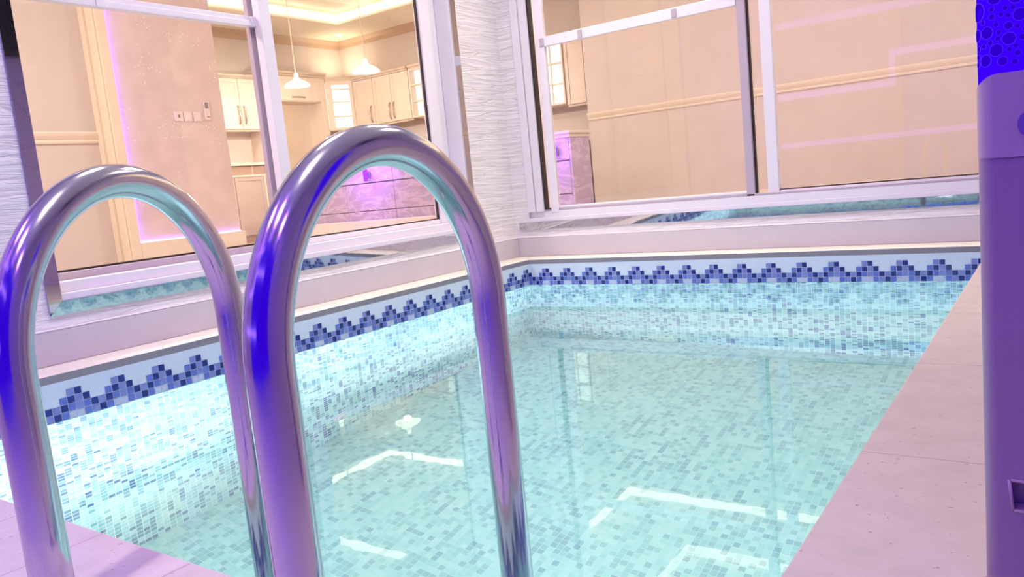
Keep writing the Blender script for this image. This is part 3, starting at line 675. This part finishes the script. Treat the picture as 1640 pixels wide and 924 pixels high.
# ---------------------------------------------------------------- pool ladder
lad = empty('pool_ladder', (2.02, -.24, ZC), 'polished stainless steel pool ladder with two arched handrails at the near pool edge', 'ladder')
def arch(pn, pf, ztop, zf, zb):
    """handrail from its deck foot pn over the arch and down into the water at pf"""
    pn, pf = Vector((*pn, 0)), Vector((*pf, 0))
    mid = (pn+pf)/2; half = (pf-pn)/2; r = half.length
    h = r*1.06
    pts = [pn+Vector((0,0,zf)), pn+Vector((0,0,(zf+ztop-h)/2))]
    n = 44
    for i in range(n+1):
        a = math.pi*i/n
        pts.append(mid - half*math.cos(a) + Vector((0,0,ztop-h+h*math.sin(a))))
    pts += [pf+Vector((0,0,z)) for z in (.3, .1, -.2, zb)]
    return pts
AR = [((2.234,-.401), (2.196,-.034), .697), ((1.88,-.457), (1.74,-.09), .697)]
for pn, pf, zt in AR:
    h = MB().tube(arch(pn, pf, zt, ZC, -1.0), .0215, 36).build('handrail', M['steel'], lad, smooth=True)
    MB().lathe([(.022,.0),(.055,.0),(.055,.006),(.03,.022),(.022,.022)], (pn[0], pn[1], ZC), 32).build('foot_flange', M['steel'], h, smooth=True)
a, b_ = Vector(AR[1][1]), Vector(AR[0][1])
for z in (-.25, -.55, -.85):
    d = (b_-a).normalized(); n_ = Vector((-d.y, d.x))
    MB().prism([tuple(a+n_*.035), tuple(b_+n_*.035), tuple(b_-n_*.035), tuple(a-n_*.035)], z, z+.03).build('step', M['steel'], lad, bevel=.008)

# ---------------------------------------------------------------- lit column at the right edge
cx0, cx1, cy0, cy1 = 2.7195, 2.90, .098, .26
lc = empty('light_column', ((cx0+cx1)/2, (cy0+cy1)/2, ZC), 'lilac column standing on the deck at right edge with glowing blue bubble-patterned top', 'column')
def rrect(x0, x1, y0, y1, r, n=8):
    pts = []
    for (cx, cy, a0) in ((x1-r, y0+r, -90), (x1-r, y1-r, 0), (x0+r, y1-r, 90), (x0+r, y0+r, 180)):
        for i in range(n+1):
            a = math.radians(a0+90*i/n); pts.append((cx+r*math.cos(a), cy+r*math.sin(a)))
    return pts
# body with a recessed grip cut into its front
rx0, rx1, rz0, rz1 = 2.7445, 2.86, .262, .2915
f = MB(); pr_ = rrect(cx0, cx1, cy0, cy1, .014)
f.prism(pr_, ZC, .628)
body = f.build('column_body', M['post'], lc, bevel=.002)
cut = MB().prism([(rx0, rz0), (rx1, rz0-.004), (rx1, rz1-.004), (rx0-.003, rz1)], cy0-.01, cy0+.018, 'y').build('grip_cutter', M['post_dark'])
bmd = body.modifiers.new('grip', 'BOOLEAN'); bmd.object = cut; bmd.operation = 'DIFFERENCE'
bpy.context.view_layer.update()
dg = bpy.context.evaluated_depsgraph_get(); me2 = bpy.data.meshes.new_from_object(body.evaluated_get(dg))
body.modifiers.clear(); body.data = me2; bpy.data.objects.remove(cut)
f = MB(); z = .0015
f.tube([(rx0-.001, cy0-.0002, rz1+z), (rx1, cy0-.0002, rz1-.004+z)], .0016, 8); f.tube([(rx0+.001, cy0-.0002, rz0-z), (rx1, cy0-.0002, rz0-.004-z)], .0016, 8); f.tube([(rx0-.0025, cy0-.0002, rz1+z), (rx0+.0005, cy0-.0002, rz0-z)], .0016, 8)
f.build('grip_rim', M['post_light'], lc, smooth=True)
# collar with a gently arched top edge
f = MB(); pr_ = rrect(cx0-.0006, cx1+.0006, cy0-.0012, cy1+.0006, .016, 10)
q_ = []
for i in range(len(pr_)):
    a_, b_ = pr_[i], pr_[(i+1) % len(pr_)]; k_ = max(1, int(math.hypot(b_[0]-a_[0], b_[1]-a_[1])/.004))
    q_ += [(a_[0]+(b_[0]-a_[0])*t_/k_, a_[1]+(b_[1]-a_[1])*t_/k_) for t_ in range(k_)]
pr_ = q_; n = len(pr_); b0 = len(f.v)
xm = (cx0+cx1)/2; ztop = [.7035-.0105*max(0, (1-(p_[0]-cx0)/.018))**2-.0105*max(0, (1-(cx1-p_[0])/.018))**2 for p_ in pr_]
zbot = [.6245-(.0022*(1-abs((p_[0]-2.762)/.05)**2) if abs(p_[0]-2.762) < .05 and p_[1] < cy0+.03 else 0) for p_ in pr_]
f.v += [(p_[0], p_[1], zb) for p_, zb in zip(pr_, zbot)] + [(p_[0], p_[1], zt) for p_, zt in zip(pr_, ztop)]
for i in range(n):
    j = (i+1) % n; f.f.append((i, j, n+j, n+i)); f.m.append(0)
f.f.append(tuple(range(n))[::-1]); f.m.append(0); f.f.append(tuple(range(n, 2*n))); f.m.append(0)
f.build('collar', M['post_light'], lc, smooth=False)
f = MB(); f.prism([(2.764+.0105*math.cos(t*math.pi/12), .653+.0125*math.sin(t*math.pi/12)) for t in range(24)], cy0-.0022, cy0+.002, 'y'); f.build('key_hole', M['post_dark'], lc)  # raised dark disc, the shade of the hole put into its colour
# glowing bubble sleeve
f = MB(); pr_ = rrect(cx0+.0002, cx1-.0002, cy0, cy1-.001, .022, 12); f.prism(pr_, .68, 1.05); sl = f.build('bubble_sleeve', M['blue'], lc)
random.seed(11)
bub = []
tries = 0
while len(bub) < 420 and tries < 26000:
    tries += 1
    s_ = random.uniform(-.026, .150); zz = random.uniform(.712, .86); r = random.choice((.006,.0075,.0092)) if tries < 260 else random.choice((.0024,.003,.0038,.0046,.0055))
    if any((s_-q[0])**2+(zz-q[1])**2 < (r+q[2]+.0008)**2 for q in bub): continue
    bub.append((s_, zz, r))
def onface(s_, z, o):      # s<0 wraps round the left rounded corner (radius .022)
    R_ = .022
    if s_ >= 0: return (cx0+R_+s_, cy0-o, z)
    a = -s_/R_; a = min(a, math.pi/2)
    return (cx0+.0002+R_-(R_+o)*math.sin(a), cy0+R_-(R_+o)*math.cos(a), z)
f = MB()
for (s_, zz, r) in bub:
    k = 20
    ri = [(s_+r*.93*math.cos(2*math.pi*i/k), zz+r*.93*math.sin(2*math.pi*i/k)) for i in range(k)]
    ro_ = [(s_+r*math.cos(2*math.pi*i/k), zz+r*math.sin(2*math.pi*i/k)) for i in range(k)]
    f.face([onface(p_[0], p_[1], .0005) for p_ in ri], 0)
    for i in range(k):
        j = (i+1) % k
        f.face([onface(*ri[i], .0005), onface(*ri[j], .0005), onface(*ro_[j], .0008), onface(*ro_[i], .0008)], 1)
        f.face([onface(*ro_[i], .0008), onface(*ro_[j], .0008), onface(*ro_[j], .0), onface(*ro_[i], .0)], 1)
f.build('bubble_relief', [M['blue_dark'], M['blue_ring']], lc)

# ---------------------------------------------------------------- unseen fittings put in for the reflections they give
YW = -2.0
def led(name, segs, label):
    f = MB()
    for (x0, x1, z0, z1) in segs: f.box(x0, x1, YW+.017, YW+.035, z0, z1)
    tag(f.build(name, M['violet'], bevel=0), label, 'light strip')
led('mounted_light_strip', [(-.05, 1.75, 2.15, 2.23)], 'topmost straight violet light strip mirrored in the far window pane')
led('mounted_light_strip', [(1.18, 2.6, 1.65, 1.72), (1.18, 1.24, 1.39, 1.65), (-.05, 1.24, 1.32, 1.39)], 'stepped violet light strip mirrored across the chair rail in the far window')
led('mounted_light_strip', [(-.05, 2.2, .745, .805)], 'lowest violet light strip mirrored in the far window pane')
o = MB().box(1.3, 4.15, YW+.001, YW+.016, .18, 2.5).build('reflected_blue_panel', M['blue'], bevel=.004); tag(o, 'large unseen blue panel put in to be mirrored in the shiny ladder rails', 'lamp')  # unseen panel put in for the blue reflections on the rails
o = MB().box(4.12, 4.2, 2.2, 2.9, 2.15, 2.75).build('reflected_black_box', M['black'], bevel=.03); tag(o, 'unseen black box added to be mirrored in the polished casing at top left', 'dark_box')  # unseen box put in for the dark reflection in the casing

# ---------------------------------------------------------------- lights
def area(name, loc, size, energy, color, rot=(0,0,0), sy=None, spread=180):
    l = bpy.data.lights.new(name, 'AREA'); l.energy = energy; l.color = color; l.size = size
    l.shape = 'RECTANGLE' if sy else 'DISK'
    if sy: l.size_y = sy
    l.spread = math.radians(spread)
    o = bpy.data.objects.new(name, l); col.objects.link(o); o.location = loc; o.rotation_euler = rot; return o
R90 = math.pi/2
# underwater lamps on the right pool wall; the near-wall pair is added fill
area('underwater_lamp', (LX-.02, .75, -.12), .16, 13, (.95,1,.98), (0, R90+.03, 0), spread=62)
area('underwater_lamp', (LX-.02, 2.45, -.12), .16, 12, (.95,1,.98), (0, R90+.03, 0), spread=56)
area('underwater_lamp', (.55, NY+.02, -.4), .2, 12, (.92,1,.98), (R90, 0, 0))
area('underwater_lamp', (1.9, NY+.02, -.3), .2, 22, (.92,1,.98), (R90, 0, 0), spread=120)
# pool-room ceiling lamps
for x, y, e in ((.7, .9, 27), (.7, 2.6, 31), (2.0, 2.8, 18)):
    area('ceiling_lamp', (x, y, 2.98), .5, e, (1,.92,.89), spread=130)
area('ceiling_lamp', (2.32, -.25, 2.98), .09, 4.5, (1,.88,.85), (0, math.radians(9), 0), spread=52)
for x, e in ((.6, 30), (2.1, 24), (3.6, 12)): area('violet_wash', (x, -1.55, 2.96), .5, e, (.36,.14,1), spread=140)
# rooms behind: lounge, kitchen and dining lights are unseen added fill
area('lounge_fill', (-1.8, .4, IC-.02), .8, 112, (1,.88,.80))
def point(name, loc, energy, color, r=.04):
    l = bpy.data.lights.new(name, 'POINT'); l.energy = energy; l.color = color; l.shadow_soft_size = r
    o = bpy.data.objects.new(name, l); col.objects.link(o); o.location = loc; return o
point('pendant_bulb', (-4.988, 5.963, 2.06), 80, (1,.88,.72)); point('pendant_bulb', (-3.806, 5.98, 2.045), 80, (1,.88,.72))
area('kitchen_fill', (-5.2, 4.4, IC-.02), .8, 75, (1,.88,.78))
area('dining_fill', (.3, 4.35, IC-.02), .7, 57, (1,.91,.87))
area('dining_fill', (2.9, 4.7, IC-.02), .7, 47, (1,.89,.80))
area('cabinet_top_lamp', (-6.36, 8.1, 2.56), .3, 5, (1,.86,.58), (math.pi, 0, 0))
area('cabinet_top_lamp', (-4.6, 8.2, 2.56), .25, 1.2, (1,.84,.6), (math.pi, 0, 0))
area('bar_wash', (-3.97, 5.7, .98), .3, 4.5, (.42,.12,1), (math.radians(70), 0, 0))
area('bar_wash', (-1.4, 5.7, .98), .3, 2.2, (.42,.12,1), (math.radians(70), 0, 0))
w_ = bpy.data.worlds.new('world'); sc.world = w_; w_.use_nodes = True
w_.node_tree.nodes['Background'].inputs[0].default_value = (.6,.55,.6,1); w_.node_tree.nodes['Background'].inputs[1].default_value = .3

# ---------------------------------------------------------------- camera
cam = bpy.data.cameras.new('camera'); co = bpy.data.objects.new('camera', cam); col.objects.link(co); sc.camera = co
C = Vector((2.791, -0.8162, 0.6438)); yaw, pitch, roll = -0.6192, -0.1308, -0.0988; F = 1261.2
fw = Vector((math.sin(yaw)*math.cos(pitch), math.cos(yaw)*math.cos(pitch), math.sin(pitch)))
r = Vector((math.cos(yaw), -math.sin(yaw), 0)); u = r.cross(fw)
r2 = r*math.cos(roll)+u*math.sin(roll); u2 = -r*math.sin(roll)+u*math.cos(roll)
co.matrix_world = Matrix(((r2.x, u2.x, -fw.x, C.x), (r2.y, u2.y, -fw.y, C.y), (r2.z, u2.z, -fw.z, C.z), (0,0,0,1)))
cam.sensor_fit = 'HORIZONTAL'; cam.sensor_width = 36; cam.lens = 36*F/1640; cam.clip_start = .01
vs = sc.view_settings
vs.view_transform = 'Standard'; vs.look = 'None'; vs.exposure = 0; vs.gamma = 1; vs.use_curve_mapping = False
sc.cycles.use_denoising = True
sc.cycles.max_bounces = 10; sc.cycles.diffuse_bounces = 4; sc.cycles.glossy_bounces = 5; sc.cycles.transmission_bounces = 8; sc.cycles.transparent_max_bounces = 16
sc.cycles.sample_clamp_indirect = 4
